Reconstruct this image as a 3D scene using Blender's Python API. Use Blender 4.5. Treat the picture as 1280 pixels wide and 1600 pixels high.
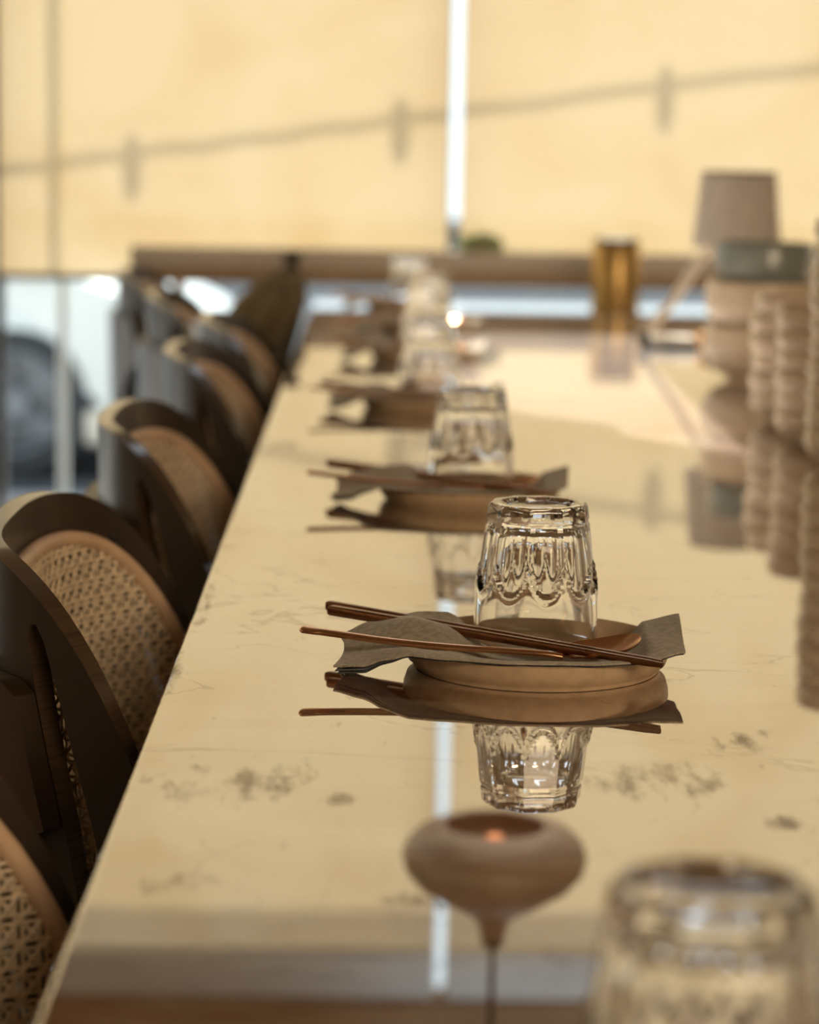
import bpy, bmesh, math, random
from mathutils import Vector, Matrix, noise
from mathutils.geometry import delaunay_2d_cdt
random.seed(7)
PI = math.pi
sc = bpy.context.scene
COL = sc.collection
for o in list(bpy.data.objects):
    bpy.data.objects.remove(o)

# ------------------------------------------------------------------ camera
TT = 0.75                                   # table top height
cd = bpy.data.cameras.new('camera')
cam = bpy.data.objects.new('camera', cd)
COL.objects.link(cam)
sc.camera = cam
cd.sensor_fit = 'VERTICAL'
cd.sensor_height = 36.0
cd.lens = 85.0
cd.clip_start = 0.02
cd.clip_end = 300
cd.dof.use_dof = True
cd.dof.focus_distance = 1.455
cd.dof.aperture_fstop = 5.6
_F = 3778.0
_Y = Vector(((590 - 640) / _F, (216 - 800) / _F, 1)).normalized()
_X = Vector((math.cos(math.radians(1.0)), math.sin(math.radians(1.0)), 0))
_X = (_X - _X.dot(_Y) * _Y).normalized()
_Z = _X.cross(_Y)
right = Vector((_X.x, _Y.x, _Z.x))
down = Vector((_X.y, _Y.y, _Z.y))
fwd = Vector((_X.z, _Y.z, _Z.z))
cam.matrix_world = Matrix((
    (right.x, -down.x, -fwd.x, 0.0),
    (right.y, -down.y, -fwd.y, 0.0),
    (right.z, -down.z, -fwd.z, TT + 0.324),
    (0, 0, 0, 1)))

# ------------------------------------------------------------------ light
SUN_EL = 66.0
SUN_AZ = 0.0                                # degrees off +Y
SUN_E = 16.0
sd = bpy.data.lights.new('sun', 'SUN')
sd.energy = SUN_E
sd.angle = math.radians(0.53)
sd.color = (1.0, 0.95, 0.87)
sun = bpy.data.objects.new('sun', sd)
COL.objects.link(sun)
el, az = math.radians(SUN_EL), math.radians(SUN_AZ)
sdir = Vector((math.sin(az) * math.cos(el), math.cos(az) * math.cos(el), math.sin(el)))
sun.rotation_euler = sdir.to_track_quat('Z', 'Y').to_euler()
sun.location = (0, 12, 20)

ld = bpy.data.lights.new('warm_fill_light', 'AREA')  # unseen warm fill added behind the camera to brighten the near faces
ld.shape = 'RECTANGLE'; ld.size = 2.6; ld.size_y = 1.2
ld.energy = 190
ld.color = (1.0, 0.78, 0.52)
lo = bpy.data.objects.new('warm_fill_light', ld)
COL.objects.link(lo)
lo.location = (1.9, -1.5, 2.40)
lo.rotation_euler = (math.radians(28), 0, 0)

w = bpy.data.worlds.new('sky')
sc.world = w
w.use_nodes = True
bg = w.node_tree.nodes['Background']
bg.inputs['Color'].default_value = (0.80, 0.90, 1.0, 1)
bg.inputs['Strength'].default_value = 2.7

sc.view_settings.view_transform = 'Standard'
sc.view_settings.look = 'None'
sc.view_settings.gamma = 1
sc.view_settings.use_curve_mapping = False
sc.view_settings.exposure = -0.55
sc.cycles.max_bounces = 20
sc.cycles.transmission_bounces = 16
sc.cycles.transparent_max_bounces = 24
sc.cycles.glossy_bounces = 8
sc.cycles.diffuse_bounces = 6

# ------------------------------------------------------------------ materials
def mat(name):
    m = bpy.data.materials.new(name)
    m.use_nodes = True
    nt = m.node_tree
    return m, nt, nt.nodes['Principled BSDF'], nt.nodes['Material Output']

def N(nt, t, **kw):
    n = nt.nodes.new(t)
    for k, v in kw.items():
        setattr(n, k, v)
    return n

def pmat(name, col, rough=0.5, metal=0.0, nscale=30, namt=0.08, stretch=(1, 1, 1), spec=0.5, bump=0.0, coat=0.0, col2=None):
    """principled with a procedural mottling of the colour and optional bump"""
    m, nt, p, out = mat(name)
    tc = N(nt, 'ShaderNodeTexCoord')
    mp = N(nt, 'ShaderNodeMapping')
    mp.inputs['Scale'].default_value = stretch
    nt.links.new(tc.outputs['Object'], mp.inputs['Vector'])
    nz = N(nt, 'ShaderNodeTexNoise')
    nz.inputs['Scale'].default_value = nscale
    nz.inputs['Detail'].default_value = 6
    nt.links.new(mp.outputs['Vector'], nz.inputs['Vector'])
    r = N(nt, 'ShaderNodeValToRGB')
    r.color_ramp.elements[0].position = 0.3
    r.color_ramp.elements[1].position = 0.7
    c2 = col2 or tuple(min(1, c * (1 + namt)) for c in col)
    c1 = tuple(c * (1 - namt) for c in col) if not col2 else col
    r.color_ramp.elements[0].color = (*c1, 1)
    r.color_ramp.elements[1].color = (*c2, 1)
    nt.links.new(nz.outputs['Fac'], r.inputs['Fac'])
    nt.links.new(r.outputs['Color'], p.inputs['Base Color'])
    p.inputs['Roughness'].default_value = rough
    p.inputs['Metallic'].default_value = metal
    p.inputs['Specular IOR Level'].default_value = spec
    p.inputs['Coat Weight'].default_value = coat
    p.inputs['Coat Roughness'].default_value = 0.08
    if bump:
        b = N(nt, 'ShaderNodeBump')
        b.inputs['Strength'].default_value = bump
        b.inputs['Distance'].default_value = 0.001
        nt.links.new(nz.outputs['Fac'], b.inputs['Height'])
        nt.links.new(b.outputs['Normal'], p.inputs['Normal'])
    return m

def marble():
    m, nt, p, out = mat('polished_marble')
    L = nt.links.new
    tc = N(nt, 'ShaderNodeTexCoord')
    mp = N(nt, 'ShaderNodeMapping')
    mp.inputs['Rotation'].default_value = (0, 0, math.radians(12))
    mp.inputs['Scale'].default_value = (1.0, 3.2, 1)
    L(tc.outputs['Object'], mp.inputs['Vector'])
    n1 = N(nt, 'ShaderNodeTexNoise'); n1.inputs['Scale'].default_value = 2.2; n1.inputs['Detail'].default_value = 10; n1.inputs['Distortion'].default_value = 1.6
    L(mp.outputs['Vector'], n1.inputs['Vector'])
    r1 = N(nt, 'ShaderNodeValToRGB')
    cr = r1.color_ramp
    cr.elements[0].position = 0.30; cr.elements[0].color = (0.17, 0.165, 0.12, 1)
    cr.elements[1].position = 0.72; cr.elements[1].color = (0.50, 0.45, 0.37, 1)
    for pos, c in ((0.40, (0.28, 0.19, 0.12)), (0.46, (0.22, 0.075, 0.038)), (0.50, (0.34, 0.21, 0.14)), (0.57, (0.40, 0.31, 0.21)), (0.62, (0.24, 0.12, 0.07))):
        e = cr.elements.new(pos); e.color = (*c, 1)
    L(n1.outputs['Fac'], r1.inputs['Fac'])
    # stone colour lightened towards the far end, painting in the sun patch's brightness
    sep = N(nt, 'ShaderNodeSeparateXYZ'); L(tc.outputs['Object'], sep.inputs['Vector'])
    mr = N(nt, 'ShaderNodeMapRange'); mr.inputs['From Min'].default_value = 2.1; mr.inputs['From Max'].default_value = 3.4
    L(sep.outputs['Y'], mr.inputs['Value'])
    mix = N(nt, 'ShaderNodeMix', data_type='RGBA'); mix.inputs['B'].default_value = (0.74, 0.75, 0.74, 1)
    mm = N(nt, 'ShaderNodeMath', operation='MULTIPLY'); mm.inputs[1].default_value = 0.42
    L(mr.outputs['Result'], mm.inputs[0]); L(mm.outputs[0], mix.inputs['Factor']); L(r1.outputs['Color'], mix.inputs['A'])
    # fine hairline veins
    n3 = N(nt, 'ShaderNodeTexNoise'); n3.inputs['Scale'].default_value = 1.7; n3.inputs['Detail'].default_value = 5; n3.inputs['Distortion'].default_value = 2.2
    mp3 = N(nt, 'ShaderNodeMapping'); mp3.inputs['Scale'].default_value = (1.3, 2.4, 1); mp3.inputs['Location'].default_value = (3.1, 1.2, 0)
    L(tc.outputs['Object'], mp3.inputs['Vector']); L(mp3.outputs['Vector'], n3.inputs['Vector'])
    a = N(nt, 'ShaderNodeMath', operation='SUBTRACT'); a.inputs[1].default_value = 0.5; L(n3.outputs['Fac'], a.inputs[0])
    b = N(nt, 'ShaderNodeMath', operation='ABSOLUTE'); L(a.outputs[0], b.inputs[0])
    vein = N(nt, 'ShaderNodeMapRange'); vein.inputs['From Min'].default_value = 0.0; vein.inputs['From Max'].default_value = 0.006
    vein.inputs['To Min'].default_value = 1.0; vein.inputs['To Max'].default_value = 0.0
    L(b.outputs[0], vein.inputs['Value'])
    # worn, pitted patches where the polish is broken
    spots = [(-0.061, 1.19, .055, .055), (0.147, 1.205, .06, .05), (-0.115, 1.66, .006, .12), (-0.118, 1.47, .007, .09),
             (-0.083, 1.02, .022, .03), (-0.012, 1.165, .01, .02), (0.205, 1.29, .03, .05), (-0.155, 2.1, .02, .05), (0.2, 1.13, .02, .02),
             (-0.09, 2.55, .02, .06), (0.02, 1.0, .03, .02)]
    acc = None
    for (sx, sy, rx, ry) in spots:
        mpp = N(nt, 'ShaderNodeMapping')
        mpp.inputs['Location'].default_value = (-sx / rx, -sy / ry, 0)
        mpp.inputs['Scale'].default_value = (1 / rx, 1 / ry, 0)
        L(tc.outputs['Object'], mpp.inputs['Vector'])
        ln = N(nt, 'ShaderNodeVectorMath', operation='LENGTH'); L(mpp.outputs['Vector'], ln.inputs[0])
        q = N(nt, 'ShaderNodeMapRange', interpolation_type='SMOOTHSTEP'); q.inputs['From Min'].default_value = 0.0; q.inputs['From Max'].default_value = 1.25
        q.inputs['To Min'].default_value = 1.0; q.inputs['To Max'].default_value = 0.0
        L(ln.outputs['Value'], q.inputs['Value'])
        if acc is None:
            acc = q.outputs['Result']
        else:
            mx = N(nt, 'ShaderNodeMath', operation='MAXIMUM'); L(acc, mx.inputs[0]); L(q.outputs['Result'], mx.inputs[1]); acc = mx.outputs[0]
    n2 = N(nt, 'ShaderNodeTexNoise'); n2.inputs['Scale'].default_value = 85; n2.inputs['Detail'].default_value = 4; n2.inputs['Roughness'].default_value = 0.6
    mp2 = N(nt, 'ShaderNodeMapping'); mp2.inputs['Scale'].default_value = (1.0, 0.3, 1)
    L(tc.outputs['Object'], mp2.inputs['Vector']); L(mp2.outputs['Vector'], n2.inputs['Vector'])
    sm = N(nt, 'ShaderNodeMath', operation='MULTIPLY_ADD'); sm.inputs[1].default_value = 0.30
    L(acc, sm.inputs[0]); L(n2.outputs['Fac'], sm.inputs[2])
    pit = N(nt, 'ShaderNodeMapRange'); pit.inputs['From Min'].default_value = 0.66; pit.inputs['From Max'].default_value = 0.92
    L(sm.outputs[0], pit.inputs['Value'])
    pv = N(nt, 'ShaderNodeMath', operation='MAXIMUM')
    v2 = N(nt, 'ShaderNodeMath', operation='MULTIPLY'); v2.inputs[1].default_value = 0.22; L(vein.outputs['Result'], v2.inputs[0])
    p2 = N(nt, 'ShaderNodeMath', operation='MULTIPLY'); p2.inputs[1].default_value = 0.62; L(pit.outputs['Result'], p2.inputs[0])
    L(p2.outputs[0], pv.inputs[0]); L(v2.outputs[0], pv.inputs[1])
    dk = N(nt, 'ShaderNodeMix', data_type='RGBA'); dk.inputs['B'].default_value = (0.10, 0.065, 0.045, 1)
    L(pv.outputs[0], dk.inputs['Factor']); L(mix.outputs['Result'], dk.inputs['A'])
    # polish: reflectance rising with grazing angle
    lw = N(nt, 'ShaderNodeLayerWeight'); lw.inputs['Blend'].default_value = 0.5
    pw = N(nt, 'ShaderNodeMath', operation='POWER'); pw.inputs[1].default_value = 2.4; L(lw.outputs['Facing'], pw.inputs[0])
    fr = N(nt, 'ShaderNodeMapRange'); fr.inputs['To Min'].default_value = 0.36; fr.inputs['To Max'].default_value = 0.90
    L(pw.outputs[0], fr.inputs['Value'])
    inv = N(nt, 'ShaderNodeMath', operation='SUBTRACT'); inv.inputs[0].default_value = 1.0; L(pv.outputs[0], inv.inputs[1])
    fm = N(nt, 'ShaderNodeMath', operation='MULTIPLY'); L(fr.outputs['Result'], fm.inputs[0]); L(inv.outputs[0], fm.inputs[1])
    df = N(nt, 'ShaderNodeBsdfDiffuse'); L(dk.outputs['Result'], df.inputs['Color'])
    gl = N(nt, 'ShaderNodeBsdfGlossy'); gl.inputs['Roughness'].default_value = 0.018; gl.inputs['Color'].default_value = (0.98, 0.97, 0.95, 1)
    ms = N(nt, 'ShaderNodeMixShader'); L(fm.outputs[0], ms.inputs['Fac']); L(df.outputs[0], ms.inputs[1]); L(gl.outputs[0], ms.inputs[2])
    L(ms.outputs[0], out.inputs['Surface'])
    nt.nodes.remove(p)
    return m

def shade_fabric(name, col, openness):
    m, nt, p, out = mat(name)
    L = nt.links.new
    tc = N(nt, 'ShaderNodeTexCoord')
    nz = N(nt, 'ShaderNodeTexNoise'); nz.inputs['Scale'].default_value = 3.2; nz.inputs['Detail'].default_value = 5; nz.inputs['Distortion'].default_value = .6
    L(tc.outputs['Object'], nz.inputs['Vector'])
    r = N(nt, 'ShaderNodeValToRGB')
    r.color_ramp.elements[0].position = 0.36; r.color_ramp.elements[0].color = (col[0] * .93, col[1] * .88, col[2] * .80, 1)
    r.color_ramp.elements[1].position = 0.55; r.color_ramp.elements[1].color = (*col, 1)
    L(nz.outputs['Fac'], r.inputs['Fac'])
    tl = N(nt, 'ShaderNodeBsdfTranslucent'); L(r.outputs['Color'], tl.inputs['Color'])
    df = N(nt, 'ShaderNodeBsdfDiffuse'); L(r.outputs['Color'], df.inputs['Color'])
    m1 = N(nt, 'ShaderNodeMixShader'); m1.inputs['Fac'].default_value = 0.38; L(tl.outputs[0], m1.inputs[1]); L(df.outputs[0], m1.inputs[2])
    tr = N(nt, 'ShaderNodeBsdfTransparent')
    m2 = N(nt, 'ShaderNodeMixShader'); m2.inputs['Fac'].default_value = openness; L(m1.outputs[0], m2.inputs[1]); L(tr.outputs[0], m2.inputs[2])
    L(m2.outputs[0], out.inputs['Surface'])
    nt.nodes.remove(p)
    return m

def pane_glass():
    m, nt, p, out = mat('window_glass')
    L = nt.links.new
    lw = N(nt, 'ShaderNodeLayerWeight'); pw = N(nt, 'ShaderNodeMath', operation='POWER'); pw.inputs[1].default_value = 5.0; L(lw.outputs['Facing'], pw.inputs[0])
    fr = N(nt, 'ShaderNodeMapRange'); fr.inputs['To Min'].default_value = 0.04; fr.inputs['To Max'].default_value = 1.0; L(pw.outputs[0], fr.inputs['Value'])
    tr = N(nt, 'ShaderNodeBsdfTransparent'); tr.inputs['Color'].default_value = (0.95, 0.98, 0.97, 1)
    gl = N(nt, 'ShaderNodeBsdfGlossy'); gl.inputs['Roughness'].default_value = 0.0
    ms = N(nt, 'ShaderNodeMixShader'); L(fr.outputs[0], ms.inputs['Fac']); L(tr.outputs[0], ms.inputs[1]); L(gl.outputs[0], ms.inputs[2])
    L(ms.outputs[0], out.inputs['Surface'])
    nt.nodes.remove(p)
    return m

def clear_glass(name, col=(1, 1, 1), ior=1.5):
    m, nt, p, out = mat(name)
    g = N(nt, 'ShaderNodeBsdfGlass'); g.inputs['IOR'].default_value = ior; g.inputs['Roughness'].default_value = 0.0
    g.inputs['Color'].default_value = (*col, 1)
    nt.links.new(g.outputs[0], out.inputs['Surface'])
    nt.nodes.remove(p)
    return m

def weave_cloth(name, c1, c2):
    m, nt, p, out = mat(name)
    L = nt.links.new
    tc = N(nt, 'ShaderNodeTexCoord')
    sep = N(nt, 'ShaderNodeSeparateXYZ'); L(tc.outputs['Object'], sep.inputs['Vector'])
    outs = []
    for ax in ('X', 'Y'):
        mu = N(nt, 'ShaderNodeMath', operation='MULTIPLY'); mu.inputs[1].default_value = 2 * PI / 0.0011; L(sep.outputs[ax], mu.inputs[0])
        si = N(nt, 'ShaderNodeMath', operation='SINE'); L(mu.outputs[0], si.inputs[0]); outs.append(si)
    pr = N(nt, 'ShaderNodeMath', operation='MULTIPLY'); L(outs[0].outputs[0], pr.inputs[0]); L(outs[1].outputs[0], pr.inputs[1])
    nz = N(nt, 'ShaderNodeTexNoise'); nz.inputs['Scale'].default_value = 260; nz.inputs['Detail'].default_value = 5; L(tc.outputs['Object'], nz.inputs['Vector'])
    ad = N(nt, 'ShaderNodeMath', operation='MULTIPLY_ADD'); ad.inputs[1].default_value = 0.16; L(pr.outputs[0], ad.inputs[0]); L(nz.outputs['Fac'], ad.inputs[2])
    r = N(nt, 'ShaderNodeValToRGB'); r.color_ramp.elements[0].position = .3; r.color_ramp.elements[1].position = .7
    r.color_ramp.elements[0].color = (*c1, 1); r.color_ramp.elements[1].color = (*c2, 1)
    L(ad.outputs[0], r.inputs['Fac']); L(r.outputs['Color'], p.inputs['Base Color'])
    p.inputs['Roughness'].default_value = 0.9
    p.inputs['Sheen Weight'].default_value = 0.3
    b = N(nt, 'ShaderNodeBump'); b.inputs['Strength'].default_value = 0.5; b.inputs['Distance'].default_value = 0.0005
    L(ad.outputs[0], b.inputs['Height']); L(b.outputs['Normal'], p.inputs['Normal'])
    return m

M = {}
M['marble'] = marble()
M['shade'] = shade_fabric('cream_roller_fabric', (0.62, 0.455, 0.255), 0.04)
M['pane'] = pane_glass()
M['tumbler'] = clear_glass('tumbler_glass')
M['wood'] = pmat('dark_stained_plywood', (0.034, 0.019, 0.010), 0.42, 0, 9, .25, (3, 3, 0.6), coat=.12)
M['woodedge'] = pmat('plywood_edge', (0.060, 0.034, 0.019), 0.30, 0, 6, .45, (1, 1, 90), coat=.6)
M['woodband'] = pmat('red_brown_plywood', (0.055, 0.020, 0.009), 0.35, 0, 9, .25, (3, 3, 0.6), coat=.3)
M['cane'] = pmat('woven_cane', (0.86, 0.70, 0.50), 0.5, 0, 90, .18)
M['canering'] = pmat('cane_trim_wood', (0.72, 0.50, 0.33), 0.42, 0, 40, .1)
M['copper'] = pmat('brushed_copper', (0.86, 0.50, 0.30), 0.26, 1.0, 60, .06, (1, 6, 6))
M['chop'] = pmat('bronzed_chopstick_metal', (0.25, 0.115, 0.058), 0.30, 1.0, 60, .1, (1, 6, 6))
M['plate'] = pmat('matt_stoneware', (0.56, 0.41, 0.26), 0.42, 0, 120, .12, bump=.15)
M['napkin'] = weave_cloth('grey_brown_linen', (0.27, 0.235, 0.175), (0.50, 0.44, 0.34))
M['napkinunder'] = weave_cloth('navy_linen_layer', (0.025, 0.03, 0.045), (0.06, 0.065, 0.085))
M['brass'] = pmat('aged_brass', (0.50, 0.33, 0.13), 0.28, 1.0, 30, .1)
M['bowl'] = pmat('glazed_cream_stoneware', (0.80, 0.66, 0.51), 0.22, 0, 50, .06, coat=.5)
M['greybowl'] = pmat('grey_green_glaze', (0.27, 0.30, 0.28), 0.2, 0, 40, .08, coat=.6)
M['pleat'] = pmat('grey_pleated_fabric', (0.66, 0.61, 0.55), 0.85, 0, 60, .1)
M['lampmetal'] = pmat('dark_lamp_metal', (0.12, 0.10, 0.08), 0.35, .9, 30, .1)
M['rod'] = pmat('pale_champagne_metal', (0.66, 0.55, 0.42), 0.35, 0.5, 40, .06)
M['amber'] = pmat('amber_resin', (0.75, 0.33, 0.03), 0.15, 0, 50, .3, coat=.8)
M['black'] = pmat('black_rubber', (0.02, 0.02, 0.022), 0.4, 0, 40, .2)
M['ivory'] = pmat('ivory_card', (0.80, 0.72, 0.60), 0.6, 0, 40, .04)
M['pendant'] = pmat('taupe_spun_metal', (0.46, 0.36, 0.26), 0.55, .2, 30, .12)
M['cord'] = pmat('dark_cord', (0.05, 0.04, 0.035), 0.7, 0, 90, .2)
M['frame'] = pmat('dark_window_frame', (0.10, 0.085, 0.07), 0.45, .4, 20, .1)
M['alu'] = pmat('bright_aluminium', (0.75, 0.77, 0.80), 0.3, 0.9, 20, .05)
M['cassette'] = pmat('grey_shade_cassette', (0.56, 0.60, 0.60), 0.5, .2, 20, .04)
M['floor'] = pmat('dark_polished_floor', (0.075, 0.06, 0.05), 0.22, 0, 8, .25, coat=.4)
M['wall'] = pmat('warm_plaster', (0.62, 0.52, 0.40), 0.85, 0, 5, .06)
M['ceil'] = pmat('brown_ceiling_board', (0.26, 0.175, 0.085), 0.7, 0, 4, .12, (1, 6, 1))
M['ledge'] = pmat('pale_oak_ledge', (0.62, 0.53, 0.42), 0.5, 0, 9, .12, (1, 8, 8))
M['ledge2'] = pmat('brown_oak_ledge', (0.42, 0.28, 0.16), 0.5, 0, 9, .12, (1, 8, 8))
M['leaf'] = pmat('sage_green_leaf', (0.52, 0.60, 0.30), 0.5, 0, 60, .35)
M['pave'] = pmat('pale_concrete_paving', (0.58, 0.54, 0.50), 0.9, 0, 3, .08, spec=0)
M['asphalt'] = pmat('grey_asphalt', (0.085, 0.09, 0.10), 0.9, 0, 30, .2, spec=0)
M['car'] = pmat('silver_white_car_paint', (0.74, 0.77, 0.76), 0.3, .1, 3, .02, coat=.4)
M['tyre'] = pmat('tyre_rubber', (0.045, 0.05, 0.055), 0.8, 0, 30, .2)
M['rim'] = pmat('alloy_wheel_metal', (0.22, 0.24, 0.27), 0.4, .5, 20, .05)
M['lens'] = pmat('headlamp_lens', (0.85, 0.88, 0.88), 0.1, 0, 20, .04, coat=1)
M['orange'] = pmat('orange_indicator', (0.9, 0.27, 0.05), 0.2, 0, 20, .05, coat=1)
M['carwin'] = pmat('dark_car_glass', (0.03, 0.04, 0.05), 0.05, 0, 10, .1, coat=1)
M['facade'] = pmat('blue_grey_facade', (0.07, 0.073, 0.08), 0.8, 0, 2, .1, spec=.1)
M['facade2'] = pmat('pale_render', (0.62, 0.64, 0.66), 0.8, 0, 2, .05)
M['facadewin'] = pmat('pale_shopfront_glass', (0.09, 0.11, 0.12), 0.3, 0, 4, .1)
M['post'] = pmat('white_painted_post', (0.85, 0.84, 0.82), 0.4, 0, 20, .03)
M['bagcloth'] = pmat('olive_brown_cloth', (0.17, 0.125, 0.06), 0.75, 0, 12, .3, (4, 4, 1))
M['bagdark'] = pmat('dark_cord_tie', (0.04, 0.025, 0.02), 0.7, 0, 40, .2)
bm_, nt_, p_, o_ = mat('warm_bulb')
p_.inputs['Base Color'].default_value = (0.9, 0.5, 0.3, 1)
p_.inputs['Emission Color'].default_value = (1.0, 0.30, 0.10, 1)
p_.inputs['Emission Strength'].default_value = 2.2
M['bulb'] = bm_

# ------------------------------------------------------------------ mesh helpers
def obj(name, bm, material, parent=None, smooth=30):
    me = bpy.data.meshes.new(name)
    bmesh.ops.recalc_face_normals(bm, faces=bm.faces)
    bm.to_mesh(me); bm.free()
    mats = material if isinstance(material, (list, tuple)) else [material]
    for m_ in mats:
        me.materials.append(m_)
    if smooth:
        me.polygons.foreach_set('use_smooth', [True] * len(me.polygons))
        me.set_sharp_from_angle(angle=math.radians(smooth))
    o = bpy.data.objects.new(name, me)
    COL.objects.link(o)
    if parent:
        o.parent = parent
    return o

def empty(name, loc=(0, 0, 0), rz=0.0):
    o = bpy.data.objects.new(name, None)
    o.empty_display_size = .05
    COL.objects.link(o)
    o.location = loc
    o.rotation_euler = (0, 0, rz)
    return o

def tag(o, label=None, cat=None, group=None, kind=None):
    if label: o['label'] = label
    if cat: o['category'] = cat
    if group: o['group'] = group
    if kind: o['kind'] = kind
    return o

def struct(name, bm, m, label=None, parent=None, smooth=30):
    o = obj(name, bm, m, parent, smooth)
    if not parent:
        o['kind'] = 'structure'
    if label:
        o['label'] = label
    return o

def copy_tree(o, parent=None):
    c = o.copy(); COL.objects.link(c)
    if parent: c.parent = parent
    for ch in [x for x in bpy.data.objects if x.parent == o]:
        copy_tree(ch, c)
    return c

def box(bm, x0, x1, y0, y1, z0, z1, bev=0.0, mi=0):
    g = bmesh.ops.create_cube(bm, size=1)
    for v in g['verts']:
        v.co = Vector((x0 + (v.co.x + .5) * (x1 - x0), y0 + (v.co.y + .5) * (y1 - y0), z0 + (v.co.z + .5) * (z1 - z0)))
    fs = set(f for v in g['verts'] for f in v.link_faces)
    for f in fs: f.material_index = mi
    if bev:
        es = set(e for f in fs for e in f.edges)
        bmesh.ops.bevel(bm, geom=list(es), offset=bev, segments=3, profile=.5, affect='EDGES')
    return bm

def B(*a, **k):
    return box(bmesh.new(), *a, **k)

def lathe(prof, seg=48, bm=None, cx=0, cy=0, mi=0, close=True):
    """prof: list of (r, z); closed loop unless close=False"""
    bm = bm or bmesh.new()
    rings = []
    for r, z in prof:
        if r < 1e-6:
            rings.append([bm.verts.new((cx, cy, z))])
        else:
            rings.append([bm.verts.new((cx + r * math.cos(2 * PI * i / seg), cy + r * math.sin(2 * PI * i / seg), z)) for i in range(seg)])
    n = len(rings)
    for k in range(n if close else n - 1):
        a, b = rings[k], rings[(k + 1) % n]
        for i in range(seg):
            j = (i + 1) % seg
            if len(a) == 1 and len(b) == 1: continue
            if len(a) == 1: f = bm.faces.new((a[0], b[i], b[j]))
            elif len(b) == 1: f = bm.faces.new((a[i], a[j], b[0]))
            else: f = bm.faces.new((a[i], a[j], b[j], b[i]))
            f.material_index = mi
    return bm

def tube(pts, rad, seg=10, bm=None, closed=False, flat=1.0, up=Vector((0, 0, 1)), cap=True):
    """sweep an (optionally flattened) circle along pts; rad number or list"""
    bm = bm or bmesh.new()
    pts = [Vector(p) for p in pts]
    n = len(pts)
    rings = []
    for i, p in enumerate(pts):
        if closed: t = pts[(i + 1) % n] - pts[i - 1]
        else: t = pts[min(i + 1, n - 1)] - pts[max(i - 1, 0)]
        t.normalize()
        u = up if abs(t.dot(up)) < .98 else Vector((1, 0, 0))
        s = t.cross(u).normalized(); q = s.cross(t).normalized()
        r = rad[i] if isinstance(rad, (list, tuple)) else rad
        rw, rh = (r if isinstance(r, tuple) else (r, r * flat))
        rings.append([bm.verts.new(p + s * rw * math.cos(2 * PI * k / seg) + q * rh * math.sin(2 * PI * k / seg)) for k in range(seg)])
    for i in range(n if closed else n - 1):
        a, b = rings[i], rings[(i + 1) % n]
        for k in range(seg):
            bm.faces.new((a[k], a[(k + 1) % seg], b[(k + 1) % seg], b[k]))
    if cap and not closed:
        bm.faces.new(rings[0][::-1]); bm.faces.new(rings[-1])
    return bm

# ------------------------------------------------------------------ setting: floor, ceiling, walls
WY = 5.0                                       # plane of the window front
XL, XR, YB, ZC = -2.3, 3.0, -3.2, 2.46
struct('floor', B(XL - .2, XR + .2, YB - .2, WY + .02, -.12, 0), M['floor'])
# ceiling; unseen opening added and shaped to drop a sun patch on the table
def ceiling():
    bm = bmesh.new()
    k = (ZC - TT) / math.tan(el)               # where a sun ray through the roof reaches the table
    hole = [(0.06, 4.9), (0.055, 3.95), (0.05, 3.40), (0.07, 3.12), (0.20, 2.86), (0.30, 2.66), (0.40, 2.53), (0.408, 3.60), (1.1, 3.72), (1.1, 4.9)]
    hole = [(x, min(y + k, 4.88)) for x, y in hole]
    outer = [(XL - .2, YB - .2), (XR + .2, YB - .2), (XR + .2, WY + .05), (XL - .2, WY + .05)]
    vs = [Vector(p) for p in outer + hole]
    fo = [list(range(4)), [4 + i for i in range(len(hole))][::-1]]
    ed = [(i, (i + 1) % 4) for i in range(4)] + [(4 + i, 4 + (i + 1) % len(hole)) for i in range(len(hole))]
    r = delaunay_2d_cdt(vs, ed, [], 0, 1e-6)
    def inside(p, poly):
        c = False
        for i in range(len(poly)):
            (x1, y1), (x2, y2) = poly[i], poly[i - 1]
            if (y1 > p[1]) != (y2 > p[1]) and p[0] < (x2 - x1) * (p[1] - y1) / (y2 - y1) + x1: c = not c
        return c
    V = [bm.verts.new((v.x, v.y, ZC)) for v in r[0]]
    for f in r[2]:
        cx = sum(r[0][i].x for i in f) / len(f); cy = sum(r[0][i].y for i in f) / len(f)
        if inside((cx, cy), outer) and not inside((cx, cy), hole):
            bm.faces.new([V[i] for i in f])
    g = bmesh.ops.extrude_face_region(bm, geom=bm.faces[:])
    for v in [x for x in g['geom'] if isinstance(x, bmesh.types.BMVert)]: v.co.z += .03
    return bm
struct('ceiling', ceiling(), M['ceil'], smooth=0)
struct('wall_right', B(XR, XR + .15, YB, WY, 0, ZC), M['wall'])
struct('wall_back', B(XL, XR, YB - .15, YB, 0, ZC), M['wall'])
# left side: low solid end wall, then a tall glazed opening next to the chairs
b = B(XL - .15, XL, YB, .3, 0, ZC)
box(b, XL - .15, XL, .3, WY, 2.26, ZC)
box(b, XL - .15, XL, .3, 3.6, 0, .775)
struct('wall_left', b, M['wall'])
b = B(XL - .15, XR + .15, WY - .03, WY + .07, 2.26, ZC)
struct('wall_far', b, M['ceil'])

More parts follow.
